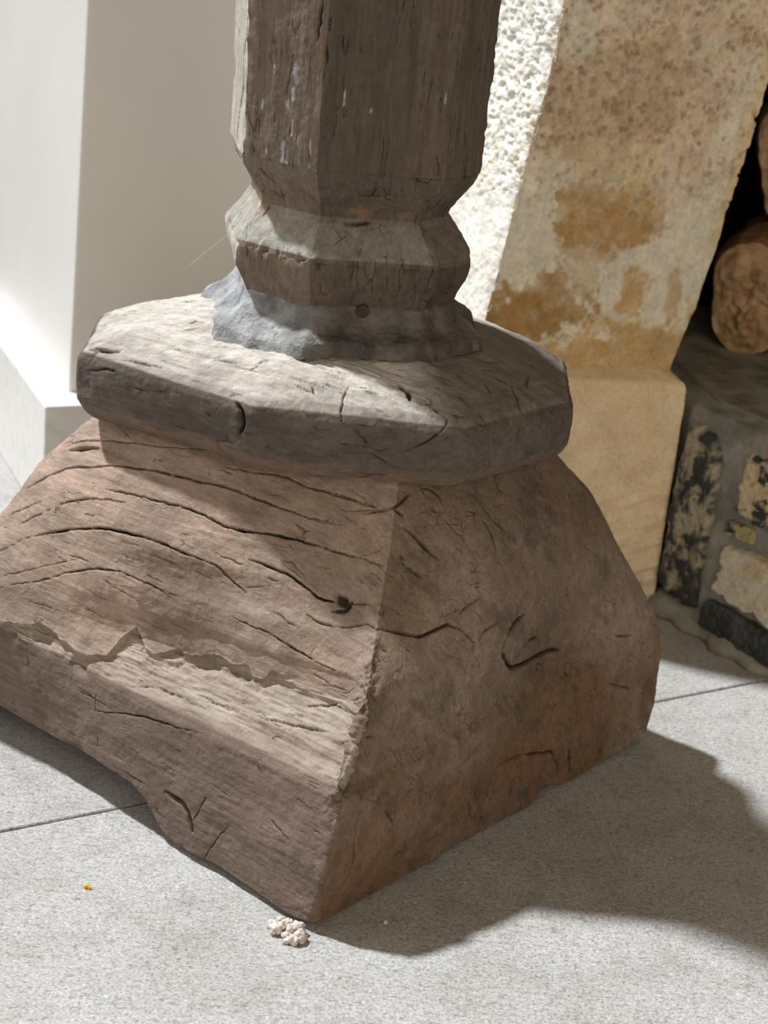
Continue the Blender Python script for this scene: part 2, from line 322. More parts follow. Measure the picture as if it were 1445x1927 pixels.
# ---------------------------------------------------------------- scene helpers
COL = scene.collection
def link(o, parent=None):
    COL.objects.link(o)
    if parent is not None: o.parent = parent
    return o
def tag(o, label=None, cat=None, group=None, kind=None):
    for k, v in (('label', label), ('category', cat), ('group', group), ('kind', kind)):
        if v: o[k] = v
    return o
def empty(name, loc=(0, 0, 0)):
    o = bpy.data.objects.new(name, None); o.location = loc; o.empty_display_size = .05
    return link(o)
def grid_object(name, P, mat, parent=None, color=None, cap_lo=True, cap_hi=True, closed=True, attrs=None):
    """rows x cols x 3 grid -> one mesh; closed loops join the last column to the first"""
    nr, nc = P.shape[:2]; V = P.reshape(-1, 3)
    i = np.arange(nr*nc).reshape(nr, nc)
    if closed: j = np.roll(i, -1, 1); a, b, c_, d = i[:-1], j[:-1], j[1:], i[1:]
    else: a, b, c_, d = i[:-1, :-1], i[:-1, 1:], i[1:, 1:], i[1:, :-1]
    Q = np.stack([a, b, c_, d], -1).reshape(-1, 4)
    tri = []
    if closed and cap_lo: V = np.vstack([V, P[0].mean(0)]); k = len(V)-1; tri.append(np.stack([np.roll(i[0], -1), i[0], np.full(nc, k)], -1))
    if closed and cap_hi: V = np.vstack([V, P[-1].mean(0)]); k = len(V)-1; tri.append(np.stack([i[-1], np.roll(i[-1], -1), np.full(nc, k)], -1))
    T = np.concatenate(tri, 0) if tri else np.zeros((0, 3), int)
    loops = np.concatenate([Q.reshape(-1), T.reshape(-1)]).astype(np.int32)
    tot = np.concatenate([np.full(len(Q), 4), np.full(len(T), 3)]).astype(np.int32); st = np.concatenate([[0], np.cumsum(tot)[:-1]]).astype(np.int32)
    me = bpy.data.meshes.new(name); me.vertices.add(len(V)); me.vertices.foreach_set('co', V.astype(np.float32).reshape(-1))
    me.loops.add(len(loops)); me.loops.foreach_set('vertex_index', loops); me.polygons.add(len(tot)); me.polygons.foreach_set('loop_start', st)
    me.polygons.foreach_set('loop_total', tot); me.update(calc_edges=True)
    me.polygons.foreach_set('use_smooth', np.ones(len(tot), bool))
    if color is not None:
        c4 = np.ones((len(V), 4), np.float32); c4[:nr*nc, :3] = color.reshape(-1, 3)
        if len(V) > nr*nc: c4[nr*nc:, :3] = color.reshape(-1, 3).mean(0)
        at = me.color_attributes.new('tint', 'FLOAT_COLOR', 'POINT'); at.data.foreach_set('color', c4.reshape(-1))
    me.materials.append(mat); me.validate()
    return link(bpy.data.objects.new(name, me), parent)
def bm_object(name, bm, mat, parent=None, smooth=False):
    me = bpy.data.meshes.new(name); bm.normal_update(); bm.to_mesh(me); bm.free(); me.materials.append(mat)
    if smooth: me.polygons.foreach_set('use_smooth', np.ones(len(me.polygons), bool))
    return link(bpy.data.objects.new(name, me), parent)
def prism(bm, poly, z0, z1):
    lo = [bm.verts.new((x, y, z0)) for x, y in poly]; hi = [bm.verts.new((x, y, z1)) for x, y in poly]; n = len(poly)
    bm.faces.new(lo[::-1]); bm.faces.new(hi)
    for k in range(n): bm.faces.new((lo[k], lo[(k+1) % n], hi[(k+1) % n], hi[k]))
def bevel(bm, off, seg=2):
    bmesh.ops.recalc_face_normals(bm, faces=bm.faces[:])
    bmesh.ops.bevel(bm, geom=bm.edges[:], offset=off, segments=seg, profile=.6, affect='EDGES', clamp_overlap=True)
class NT:
    def __init__(s, name, rough=.8, spec=.25):
        s.m = bpy.data.materials.new(name); s.m.use_nodes = True; s.t = s.m.node_tree; s.n = s.t.nodes; s.b = s.n['Principled BSDF']
        s.b.inputs['Roughness'].default_value = rough; s.b.inputs['Specular IOR Level'].default_value = spec
    def new(s, ty, **kw):
        x = s.n.new(ty)
        for k, v in kw.items():
            if k in x.inputs: x.inputs[k].default_value = v
            else: setattr(x, k, v)
        return x
    def l(s, a, b): s.t.links.new(a, b)
    def coord(s, scale=(1, 1, 1), rot=(0, 0, 0)):
        tc = s.new('ShaderNodeTexCoord'); mr = s.new('ShaderNodeMapping'); mp = s.new('ShaderNodeMapping')
        mr.inputs['Rotation'].default_value = rot; mp.inputs['Scale'].default_value = scale
        s.l(tc.outputs['Object'], mr.inputs['Vector']); s.l(mr.outputs['Vector'], mp.inputs['Vector']); return mp.outputs['Vector']
    def noise(s, vec, scale, detail=6, rough=.6, dist=0):
        x = s.new('ShaderNodeTexNoise', Scale=scale, Detail=detail, Roughness=rough, Distortion=dist); s.l(vec, x.inputs['Vector']); return x.outputs['Fac']
    def ramp(s, fac, stops):
        r = s.new('ShaderNodeValToRGB'); e = r.color_ramp.elements
        while len(e) < len(stops): e.new(.5)
        for k, (p, c) in enumerate(stops): e[k].position = p; e[k].color = (*c, 1) if len(c) == 3 else c
        s.l(fac, r.inputs['Fac']); return r.outputs['Color']
    def mix(s, a, b, fac, mode='MIX'):
        x = s.new('ShaderNodeMix', data_type='RGBA', blend_type=mode); i = x.inputs
        for sock, v in ((i[0], fac), (i[6], a), (i[7], b)):
            if hasattr(v, 'links') or hasattr(v, 'is_linked'): s.l(v, sock)
            else: sock.default_value = v if not isinstance(v, tuple) or len(v) == 4 else (*v, 1)
        return x.outputs[2]
    def bump(s, h, strength, dist, prev=None):
        x = s.new('ShaderNodeBump', Strength=strength, Distance=dist); s.l(h, x.inputs['Height'])
        if prev is not None: s.l(prev, x.inputs['Normal'])
        return x.outputs['Normal']
    def done(s, color=None, normal=None, rough=None):
        if color is not None:
            if isinstance(color, tuple): s.b.inputs['Base Color'].default_value = (*color, 1)
            else: s.l(color, s.b.inputs['Base Color'])
        if normal is not None: s.l(normal, s.b.inputs['Normal'])
        if rough is not None: s.l(rough, s.b.inputs['Roughness'])
        return s.m
def G(v): return (v, v, v)
def tint_attr(t):
    a = t.new('ShaderNodeVertexColor'); a.layer_name = 'tint'; return a.outputs['Color']
# ---------------------------------------------------------------- materials
def wood_material(name, rot, stretch=(6, 46, 46), rough=.82, gloss_spots=False, checks=2.6, gate=.53):
    t = NT(name, rough, .22)
    g = t.coord(stretch, rot); o = t.coord()
    n1 = t.noise(g, 2.0, 6, .6, .3); n2 = t.noise(g, 8, 5, .65); n3 = t.noise(o, 520, 3, .6); n4 = t.noise(o, 95, 5, .62); n5 = t.noise(g, 22, 4, .7)
    c = tint_attr(t)
    c = t.mix(c, t.ramp(n1, [(.30, G(.70)), (.5, G(1.0)), (.70, G(1.2))]), .8, 'MULTIPLY')
    c = t.mix(c, t.ramp(n2, [(.3, G(.70)), (.52, G(1.0)), (.72, G(1.25))]), .75, 'MULTIPLY')
    c = t.mix(c, t.ramp(n3, [(.35, G(.78)), (.6, G(1.0)), (.74, G(1.45))]), .5, 'MULTIPLY')
    c = t.mix(c, t.ramp(n4, [(.33, G(.82)), (.52, G(1.0)), (.7, G(1.12))]), .6, 'MULTIPLY')
    # fine drying checks that follow the grain
    wob = t.new('ShaderNodeTexNoise', Scale=55, Detail=4); t.l(o, wob.inputs['Vector'])
    dv = t.new('ShaderNodeVectorMath', operation='MULTIPLY_ADD'); t.l(wob.outputs['Color'], dv.inputs[0]); dv.inputs[1].default_value = (.16, .16, .16); t.l(g, dv.inputs[2])
    vo = t.new('ShaderNodeTexVoronoi', feature='DISTANCE_TO_EDGE', Scale=checks); t.l(dv.outputs[0], vo.inputs['Vector'])
    ln = t.ramp(vo.outputs['Distance'], [(.0, G(0)), (.012, G(.25)), (.035, G(1))])
    ck = t.mix(G(1.0), ln, t.ramp(t.noise(o, 38, 4, .6), [(gate, G(0)), (gate+.08, G(1))]))
    c = t.mix(c, t.ramp(ck, [(0, G(.4)), (.8, G(1))]), .7, 'MULTIPLY')
    b = t.bump(ck, .8, .0022); b = t.bump(n1, .4, .0018, b); b = t.bump(n2, .55, .0009, b); b = t.bump(n4, .4, .0009, b); b = t.bump(n5, .6, .0008, b); b = t.bump(n3, .55, .0005, b)
    r = None
    if gloss_spots: r = t.ramp(t.noise(t.coord((30, 30, 9)), 2.0, 4, .6), [(.60, G(.8)), (.68, G(.34))])
    return t.done(c, b, r)
M = {}
BASE_DIR = math.atan2(-.272, .373)
M['wood_base'] = wood_material('weathered_wood_base', (0, 0, -BASE_DIR), (5, 46, 46), checks=2.2, gate=.57)
M['wood_slab'] = wood_material('weathered_wood_slab', (0, 0, .42), (6, 40, 40), checks=1.5, gate=.57)
M['wood_shaft'] = wood_material('weathered_wood_shaft', (0, 0, 0), (46, 46, 4.5), .75, True, 2.2, .55)
def putty_mat():
    t = NT('grey_putty', .5, .5); o = t.coord()
    c = t.mix(tint_attr(t), t.ramp(t.noise(o, 40, 6, .65), [(.34, G(.35)), (.5, G(.85)), (.62, G(1.25))]), 1.0, 'MULTIPLY')
    b = t.bump(t.noise(o, 60, 6, .7), 1.0, .006); b = t.bump(t.noise(o, 330, 4, .6), .6, .0012, b)
    r = t.ramp(t.noise(o, 22, 3, .6), [(.4, G(.36)), (.65, G(.75))])
    return t.done(c, b, r)
M['putty'] = putty_mat()
def tile_mat():
    t = NT('grey_stone_tile', .55, .35); o = t.coord()
    rot = t.coord((1, 1.5, 1), (0, 0, .5))
    c = t.ramp(t.noise(o, 9, 5, .6), [(.3, (.355, .348, .335)), (.5, (.40, .395, .387)), (.7, (.432, .430, .425))])
    c = t.mix(c, t.ramp(t.noise(rot, 170, 4, .75), [(.36, G(.55)), (.45, G(.94)), (.57, G(1.06)), (.67, G(1.3))]), .85, 'MULTIPLY')
    c = t.mix(c, t.ramp(t.noise(rot, 420, 3, .75), [(.36, G(.40)), (.45, G(.93)), (.56, G(1.08)), (.66, G(1.5))]), .9, 'MULTIPLY')
    c = t.mix(c, t.ramp(t.noise(rot, 70, 4, .75), [(.30, (.50, .46, .41)), (.40, G(.95)), (.72, G(1.08))]), .7, 'MULTIPLY')
    c = t.mix(c, t.ramp(t.noise(o, 26, 4, .6), [(.33, (.84, .81, .76)), (.5, G(1.0)), (.72, G(1.05))]), .7, 'MULTIPLY')
    b = t.bump(t.noise(rot, 200, 5, .65), .35, .0010); b = t.bump(t.noise(o, 600, 3, .6), .3, .0004, b)
    return t.done(c, b)
M['tile'] = tile_mat()
t = NT('dark_grout', .9); M['grout'] = t.done(t.ramp(t.noise(t.coord(), 200), [(.3, (.10, .09, .08)), (.7, (.2, .18, .16))]))
t = NT('white_wall_paint', .38, .5); M['paint'] = t.done(t.ramp(t.noise(t.coord(), 5, 3), [(.3, (.72, .71, .685)), (.7, (.77, .76, .735))]), t.bump(t.noise(t.coord(), 500, 3), .12, .0004))
t = NT('white_skirting_paint', .45, .5); M['skirting'] = t.done(t.ramp(t.noise(t.coord(), 60, 4), [(.28, (.62, .61, .59)), (.5, (.75, .742, .72))]), t.bump(t.noise(t.coord(), 300, 3), .2, .0006))
t = NT('plain_plaster', .9); M['plaster'] = t.done((.55, .52, .47))
def stone_mat(name, fine=1.0):
    t = NT(name, .9, .2); o = t.coord()
    c = tint_attr(t)
    c = t.mix(c, t.ramp(t.noise(o, 240, 5, .7), [(.3, G(.66)), (.5, G(1.0)), (.72, G(1.18))]), .6*fine, 'MULTIPLY')
    c = t.mix(c, t.ramp(t.noise(o, 40, 6, .65), [(.3, G(.82)), (.5, G(1.0)), (.7, G(1.1))]), .7, 'MULTIPLY')
    b = t.bump(t.noise(o, 70, 6, .65), .5*fine, .003); b = t.bump(t.noise(o, 320, 4, .6), .6*fine, .0012, b)
    return t.done(c, b)
M['limestone'] = stone_mat('weathered_limestone'); M['hearth_stone'] = stone_mat('sooty_hearth_stone')
t = NT('grey_mortar', .95, .15); o = t.coord()
M['mortar'] = t.done(t.mix(t.ramp(t.noise(o, 30, 6, .65), [(.3, (.24, .235, .20)), (.55, (.36, .345, .30)), (.75, (.46, .44, .38))]), t.ramp(t.noise(o, 12, 5, .6), [(.38, G(.45)), (.5, G(1))]), .7, 'MULTIPLY'), t.bump(t.noise(o, 120, 6, .7), .7, .004))
t = NT('black_soot', 1.0, .05); M['soot'] = t.done(t.ramp(t.noise(t.coord(), 20, 5), [(.3, G(.004)), (.7, G(.012))]))
t = NT('ash_covered_hearth', .95, .1); o = t.coord()
M['ash'] = t.done(t.ramp(t.noise(o, 22, 7, .65), [(.3, (.12, .115, .09)), (.5, (.27, .26, .21)), (.7, (.38, .36, .29))]), t.bump(t.noise(o, 90, 6, .7), .7, .004))
t = NT('log_bark', .95, .15); o = t.coord()
M['bark'] = t.done(t.ramp(t.noise(o, 55, 6, .7), [(.3, (.10, .05, .025)), (.55, (.32, .17, .085)), (.75, (.42, .26, .15))]), t.bump(t.noise(o, 80, 6, .7), .9, .006))
t = NT('log_cut_end', .9, .15); o = t.coord()
M['cut_wood'] = t.done(t.ramp(t.noise(o, 45, 6, .7), [(.3, (.28, .15, .07)), (.5, (.56, .36, .19)), (.7, (.72, .54, .36))]), t.bump(t.noise(o, 70, 6, .7), .9, .006))
t = NT('pale_lint', 1.0, .1); M['lint'] = t.done(t.ramp(t.noise(t.coord(), 300, 4), [(.3, (.55, .47, .42)), (.7, (.78, .72, .68))]), t.bump(t.noise(t.coord(), 900, 4), .6, .001))
t = NT('yellow_crumb', .8); M['crumb_yellow'] = t.done((.75, .48, .06))
t = NT('white_crumb', .8); M['crumb_white'] = t.done((.72, .68, .62))
t = NT('cobweb_silk', .6); M['silk'] = t.done((.6, .57, .52))
# ---------------------------------------------------------------- floor of large stone tiles
TA = math.radians(31.4); TU = np.array([math.cos(TA), math.sin(TA)]); TV = np.array([-math.sin(TA), math.cos(TA)])
V0, TL, TW, GAP = -.084, 1.2, .6, .0032
def uv(u, v): p = TU*u+TV*v; return (float(p[0]), float(p[1]))
bm = bmesh.new(); prism(bm, [uv(-2.0, -1.5), uv(2.2, -1.5), uv(2.2, 1.9), uv(-2.0, 1.9)], -.03, -.0035)
floor = tag(bm_object('floor', bm, M['grout']), 'floor of large speckled grey stone tiles', kind='structure')
tile_mesh = None
for row in range(-3, 3):
    for k in range(-2, 2):
        u0 = -.5 + k*TL + (TL/2 if row % 2 == 0 else 0); v0 = V0 + row*TW
        if tile_mesh is None:
            bm = bmesh.new(); prism(bm, [(0, 0), (TL-GAP, 0), (TL-GAP, TW-GAP), (0, TW-GAP)], -.012, 0); bevel(bm, .0009, 1)
            tile_mesh = bpy.data.meshes.new('tile'); bm.to_mesh(tile_mesh); bm.free(); tile_mesh.materials.append(M['tile'])
        o = link(bpy.data.objects.new('tile', tile_mesh), floor); x, y = uv(u0+GAP/2, v0+GAP/2)
        o.location = (x, y, 0); o.rotation_euler = (0, 0, TA)
# ---------------------------------------------------------------- low white wall with its skirting, and the wall far behind
WA = math.radians(25); WD = np.array([math.cos(WA), math.sin(WA)]); WB = np.array([-math.sin(WA), math.cos(WA)]); W0 = np.array([-.318, .468])
def wp(a, b): p = W0+WD*a+WB*b; return (float(p[0]), float(p[1]))
bm = bmesh.new(); prism(bm, [wp(0, 0), wp(.27, 0), wp(.27, .55), wp(0, .55)], 0, .66); bevel(bm, .004, 2)
for v in bm.verts: v.co.x += float(WD[0])*.014*v.co.z/.66-.002; v.co.y += float(WD[1])*.014*v.co.z/.66   # the old wall is a little out of plumb
tag(bm_object('wall_left', bm, M['paint']), 'low white painted wall end behind the pillar', kind='structure')
bm = bmesh.new(); prism(bm, [wp(-.037, -.0475), wp(.29, -.0475), wp(.29, .59), wp(-.037, .59)], 0, .14)
bmesh.ops.recalc_face_normals(bm, faces=bm.faces[:]); bevel(bm, .003, 2)
tag(bm_object('baseboard_left', bm, M['skirting']), 'boxy white skirting around the foot of the white wall', kind='structure')
bm = bmesh.new(); prism(bm, [(-2.2, 1.55), (2.4, 1.75), (2.4, 1.9), (-2.2, 1.7)], 0, 2.3)
tag(bm_object('wall_back', bm, M['plaster']), 'plain wall far behind the fireplace', kind='structure')
# ---------------------------------------------------------------- fireplace
fire = tag(empty('fireplace', (.3, .4, 0)), 'old limestone fireplace with leaning stained jamb and sooty stone hearth', 'fireplace')
FP = Vector((.3, .4, 0))
def place(o):
    o.matrix_parent_inverse = Matrix.Translation(-FP); return o
JA = math.radians(20); JD = np.array([math.cos(JA), math.sin(JA)]); JB = np.array([-math.sin(JA), math.cos(JA)]); J0 = np.array([.352, .38])
JL = [(.24, -.2405), (.3124, -.2298), (.3429, -.2247), (.3976, -.2169), (.4512, -.2093), (.5091, -.1997), (.5454, -.1931), (.5911, -.188), (.6311, -.1851), (.95, -.16)]
JR = [(.24, -.012), (.2738, -.0046), (.2926, .0005), (.3276, .0103), (.3849, .0223), (.4301, .0299), (.4691, .0383), (.513, .0457), (.5589, .0525), (.7, .09), (.95, .21)]
def ell(u, z, cu, cz, ru, rz, n, soft=.14): return sstep(1+soft, 1-soft, np.hypot((u-cu)/ru, (z-cz)/rz) + n)
def jamb():
    nz = 380; z = np.linspace(.25, .95, nz)
    z = np.concatenate([np.linspace(.25, .67, 290), np.linspace(.675, .95, 24)])
    a = curve(JL, z)[:, 0]; b = curve(JR, z)[:, 0]; D = .44
    def col(al, be): return J0[None, None]+al[..., None]*JD + be[..., None]*JB
    s1 = np.linspace(1, 0, 140, endpoint=False); s2 = np.linspace(0, 1, 220, endpoint=False); s3 = np.linspace(0, 1, 60, endpoint=False); s4 = np.linspace(0, 1, 10, endpoint=False)
    o1 = np.ones((len(z), 1))
    A = np.concatenate([a[:, None]*np.ones((1, 140)), a[:, None]*(1-s2)+b[:, None]*s2, b[:, None]*np.ones((1, 60)), b[:, None]*(1-s4)+a[:, None]*s4], 1)
    B = np.concatenate([o1*s1*D, o1*s2*0, o1*s3*D, o1*(D+0*s4)], 1)
    P = np.concatenate([col(A, B), np.broadcast_to(z[:, None, None], A.shape+(1,))], -1)
    P = smooth_loop(P, 2); N = normals(P)
    rough = sstep(.40, .47, P[..., 2]+.03*fbm(P*18, 5)) ; side = B > .002
    u = A; zz = P[..., 2]
    n = fbm(P*28, 11, 5, .6); nf = fbm(P*95, 12, 4, .6); pit = np.clip(fbm(P*190, 15, 3, .6)-.06+.12*n, 0, 1)
    disp = .0022*fbm(P*30, 21, 4, .6) + rough*(.0016*nf - .006*pit*1.3) + .0008*nf*(1-rough)
    disp = disp + np.where(side & (B < .3), (.0008+.0009*rough)*nf+.0022*n+.0008*fbm(P*230, 28, 2) - .003*rough*np.clip(pit, 0, .5), 0)
    edge = np.exp(-(B/.012)**2)*np.exp(-((A-a[:, None])/.012)**2); disp = disp - edge*(.003+.006*np.clip(nf+.3, 0, 1))
    Q = P+N*disp[..., None]
    white = np.array((.80, .74, .60)); cream = np.array((.82, .65, .39)); tan = np.array((.64, .47, .29)); ochre = np.array((.58, .365, .15)); brown = np.array((.44, .25, .09)); pink = np.array((.72, .57, .42))
    C = np.broadcast_to(white, P.shape).copy()
    var = np.clip(.85+.55*fbm(P*75, 29, 4, .65), .25, 1)
    def lay(mask, colr, k=1.0):
        nonlocal C; m = np.clip(mask*k*var, 0, 1)[..., None]; C = C*(1-m)+colr*m
    q = .8*fbm(P*17, 10, 3) + n*.9 + nf*.55 + .25*fbm(P*260, 19, 2)
    lay(ell(u, zz, -.03, .27, .25, .055, q), cream*.92); lay(ell(u, zz, -.10, .275, .16, .035, q), ochre*1.05, .8)
    lay(ell(u, zz, -.165, .325, .055, .035, q*.8), ochre*.8); lay(ell(u, zz, -.175, .315, .035, .03, q*.8), brown, .7)
    lay(ell(u, zz, -.065, .345, .022, .030, q*.6), ochre*1.1, .9); lay(ell(u, zz, -.02, .335, .010, .03, q*.6), ochre, .7)
    lay(ell(u, zz, -.105, .425, .062, .032, q*.8), ochre*.92, .95); lay(ell(u, zz, -.115, .40, .04, .022, q), brown*1.1, .6)
    lay(ell(u, zz, -.125, .355, .02, .03, q), tan, .6)
    lay(sstep(.445, .475, zz+.02*n), pink); lay(ell(u, zz, -.13, .545, .07, .05, q), tan*.85, .8); lay(ell(u, zz, -.09, .475, .045, .018, q), cream*.9, .9)
    lay(ell(u, zz, -.02, .47, .03, .04, q), pink*1.08, .8)
    lay(ell(u, zz, -.165, .60, .025, .03, q), white*.95, .9)
    lay(sstep(.022, .008, (b[:, None]-u)+.012*n)*sstep(.36, .42, zz)*(~side), cream*.95, .9)
    lay(sstep(.02, .006, np.abs(b[:, None]-u-.03)+.01*n)*sstep(.39, .42, zz)*sstep(.60, .56, zz)*(~side), white*1.05, .7)
    lay(sstep(.06, .45, pit)*rough, tan*.55, .75)
    lay(sstep(.10, .55, n+nf*.6)*rough*(~side), tan*.62, .5)
    C = C*(1+.16*nf+.14*fbm(P*60+9, 23, 4, .65)+.10*fbm(P*240, 24, 2))[..., None]
    ls = side & (A < (a+b)[:, None]/2)
    m = ls[..., None]*1.0
    C = C*(1-m) + m*(np.array((.82, .80, .74)) - .16*np.clip(n+nf-.15, 0, 1)[..., None]*np.array((.4, .8, 1.6)))
    return place(grid_object('jamb', Q, M['limestone'], fire, np.clip(C, .02, .88)))
jamb()['label'] = 'leaning limestone jamb with ochre stains and pitted upper part'
def jamb_plinth():
    a10 = math.radians(10.6); d = np.array([math.cos(a10), math.sin(a10)]); b = np.array([-math.sin(a10), math.cos(a10)]); c0 = np.array([.356, .330])
    k = np.array([(0, 0), (0, .02), (0, .20), (.0005, .252), (.002, .2565), (.005, .259), (.05, .268), (.06, .268)]); L = np.concatenate([[0], np.cumsum(np.hypot(np.diff(k[:, 0]), np.diff(k[:, 1])))])
    t_ = np.linspace(0, L[-1], 150); ins = np.interp(t_, L, k[:, 0]); z = np.interp(t_, L, k[:, 1])
    cols = []
    for (p, q, n) in (((-.27, .42), (-.27, 0), 50), ((-.27, 0), (0, 0), 230), ((0, 0), (0, .42), 50), ((0, .42), (-.27, .42), 10)):
        s = np.linspace(0, 1, n, endpoint=False)[:, None]; cols.append(np.array(p)*(1-s)+np.array(q)*s)
    cc = np.concatenate(cols, 0); ctr = np.array([-.135, .21]); sx = (.135-np.clip(ins*.62, 0, .13))/.135; sy = (.21-ins)/.21
    loc = ctr + (cc-ctr)[None]*np.stack([sx, sy], -1)[:, None, :]
    P = np.concatenate([c0+loc[..., :1]*d+loc[..., 1:]*b, np.broadcast_to(z[:, None, None], loc.shape[:2]+(1,))], -1)
    P = smooth_rows(P, 1); N = normals(P)
    n = fbm(P*25, 31, 5, .6); nf = fbm(P*110, 33, 4, .6)
    rot = np.stack([P[..., 0]*12+P[..., 2]*40, P[..., 1]*12, P[..., 2]*150-P[..., 0]*60], -1); tool = vnoise(rot, 37)*sstep(.2, .1, P[..., 2])*(N[..., 1] < -.6)
    Q = P + N*(.0016*n+.0007*nf+.0028*tool)[..., None]
    C = np.array((.84, .67, .43)) + np.clip(n, -1, 1)[..., None]*np.array((.08, .09, .10)) + np.clip(tool, 0, 1)[..., None]*.05
    m = sstep(.10, .0, P[..., 2]+.03*n)[..., None]*.6; C = C*(1-m)+np.array((.60, .46, .32))*m
    return place(grid_object('jamb_plinth', Q, M['limestone'], fire, np.clip(C, .02, .9)))
jamb_plinth()['label'] = 'smooth cream limestone plinth block under the jamb'
# hearth: mortar core, stones set into its face, ash-covered top
HD = np.array([.6, -.8]); HN = np.array([-.8, -.6]); H0 = np.array([.366, .325])
def hp(a, b): p = H0+HD*a+HN*b; return (float(p[0]), float(p[1]))
HZ = .238
def hearth_core():
    bm = bmesh.new(); prism(bm, [hp(0, 0), hp(.55, 0), (1.15, .25), (.95, .86), (.29, .76)], 0, HZ)
    bmesh.ops.recalc_face_normals(bm, faces=bm.faces[:]); bevel(bm, .012, 3)
    o = place(bm_object('hearth_core', bm, M['mortar'], fire)); o['label'] = 'grey mortar body of the raised hearth'
    bm = bmesh.new(); prism(bm, [hp(.012, -.03), hp(.54, -.03), (1.12, .27), (.93, .84), (.31, .74)], HZ-.004, HZ+.004); bevel(bm, .003, 1)
    o = place(bm_object('hearth_top', bm, M['ash'], fire)); o['label'] = 'ash-covered top of the hearth'
    # skirt of mortar where the hearth meets the floor
    bm = bmesh.new(); prof = [(0, 0), (.016, 0), (.012, .008), (.004, .02), (0, .03)]
    prev = None
    for k in range(40):
        a = -.02+.55*k/39; ring = []
        for (o_, z_) in prof:
            w = 1+.35*math.sin(k*1.7)+.25*math.sin(k*.61+2); x, y = hp(a, o_*w-.001 if o_ else -.004); ring.append(bm.verts.new((x, y, z_*(.8+.3*math.sin(k*.9)))))
        if prev:
            for j in range(len(prof)): bm.faces.new((prev[j], prev[(j+1) % len(prof)], ring[(j+1) % len(prof)], ring[j]))
        else: bm.faces.new(ring)
        prev = ring
    bm.faces.new(prev[::-1]); bmesh.ops.recalc_face_normals(bm, faces=bm.faces[:])
    place(bm_object('mortar_skirt', bm, M['mortar'], fire, True))
hearth_core()
def hearth_stone(poly, proud, base, dark, kd, seed, relief=1.0):
    """one rubble stone of the hearth face: outline in (along, height) of the face"""
    poly = np.array(poly, float); c = poly.mean(0); n = 110
    seg = np.linalg.norm(np.roll(poly, -1, 0)-poly, axis=1); L = np.concatenate([[0], np.cumsum(seg)]); pp = np.vstack([poly, poly[:1]])
    t_ = np.linspace(0, L[-1], n, endpoint=False); ring = np.stack([np.interp(t_, L, pp[:, j]) for j in (0, 1)], -1)
    ring = smooth_loop(ring[None], 5)[0]
    ang = np.stack([ring[:, 0]*60, ring[:, 1]*60, np.full(n, seed*3.1)], -1); ring = ring + (ring-c)*(.22*fbm(ang, seed, 4, .6)[:, None])
    rows = [(1.0, -.012), (1.0, proud*.2), (.985, proud*.65), (.955, proud*.93)] + [(s, proud) for s in np.linspace(.91, .02, 46)]
    R = np.array(rows); uvp = c + (ring-c)[None]*R[:, 0][:, None, None]; out = np.broadcast_to(R[:, 1][:, None], uvp.shape[:2]).copy()
    X = np.stack([uvp[..., 0]*1.0, uvp[..., 1], np.full(uvp.shape[:2], seed*1.0)], -1)
    n1 = fbm(X*60, seed, 5, .7); n2 = fbm(X*170, seed+3, 4, .7)
    out = out + np.where(R[:, 0][:, None] < .99, relief*(.0045*n1+.0025*n2), 0)
    xy = H0 + uvp[..., :1]*HD + out[..., None]*HN
    P = np.concatenate([xy, uvp[..., 1:2]], -1)
    k = np.clip(sstep(kd-.18, kd+.18, n1*.8+n2*.5), 0, 1)[..., None]; C = np.array(base)*(1-k)+np.array(dark)*k
    C = C*(1+.25*n2[..., None])
    place(grid_object('stone', P, M['hearth_stone'], fire, np.clip(C, .01, .8), cap_lo=False))
CREAM, GREYS, BLACKS = (.62, .50, .30), (.40, .36, .28), (.05, .05, .048)
hearth_stone([(-.004, .030), (.048, .026), (.050, .12), (.052, .216), (.006, .222), (-.004, .12)], .010, (.42, .37, .25), BLACKS, -.06, 3)
hearth_stone([(.082, .150), (.165, .146), (.17, .216), (.086, .216)], .008, CREAM, BLACKS, .06, 5, .6)
hearth_stone([(.072, .058), (.17, .052), (.172, .108), (.140, .116), (.080, .114)], .011, (.62, .56, .43), (.55, .42, .25), .15, 7, .3)
hearth_stone([(.074, .122), (.112, .124), (.110, .140), (.076, .139)], .006, (.44, .36, .2), BLACKS, -.05, 8)
hearth_stone([(.056, .014), (.175, .010), (.172, .042), (.060, .048)], .009, (.10, .10, .097), BLACKS, .0, 9)
hearth_stone([(.19, .02), (.30, .016), (.30, .11), (.192, .115)], .009, CREAM, BLACKS, .2, 11)
hearth_stone([(.188, .13), (.29, .125), (.30, .215), (.190, .212)], .009, (.55, .48, .34), BLACKS, .1, 13)
hearth_stone([(.315, .02), (.43, .02), (.44, .21), (.32, .215)], .009, CREAM, BLACKS, .15, 15)
# firebox shell
def firebox():
    for nm, poly, z0, z1 in (('firebox_back', [(.26, .775), (1.0, .87), (1.0, .92), (.26, .83)], 0, .93), ('firebox_side', [(1.16, .27), (1.22, .30), (1.02, .90), (.97, .86)], 0, .93), ('firebox_roof', [(.20, .46), (1.22, .40), (1.02, .92), (.2, .83)], .93, 1.0)):
        bm = bmesh.new(); prism(bm, poly, z0, z1); bmesh.ops.recalc_face_normals(bm, faces=bm.faces[:])
        o = place(bm_object(nm, bm, M['soot'], fire)); o['label'] = 'soot-black inside of the fireplace'
firebox()
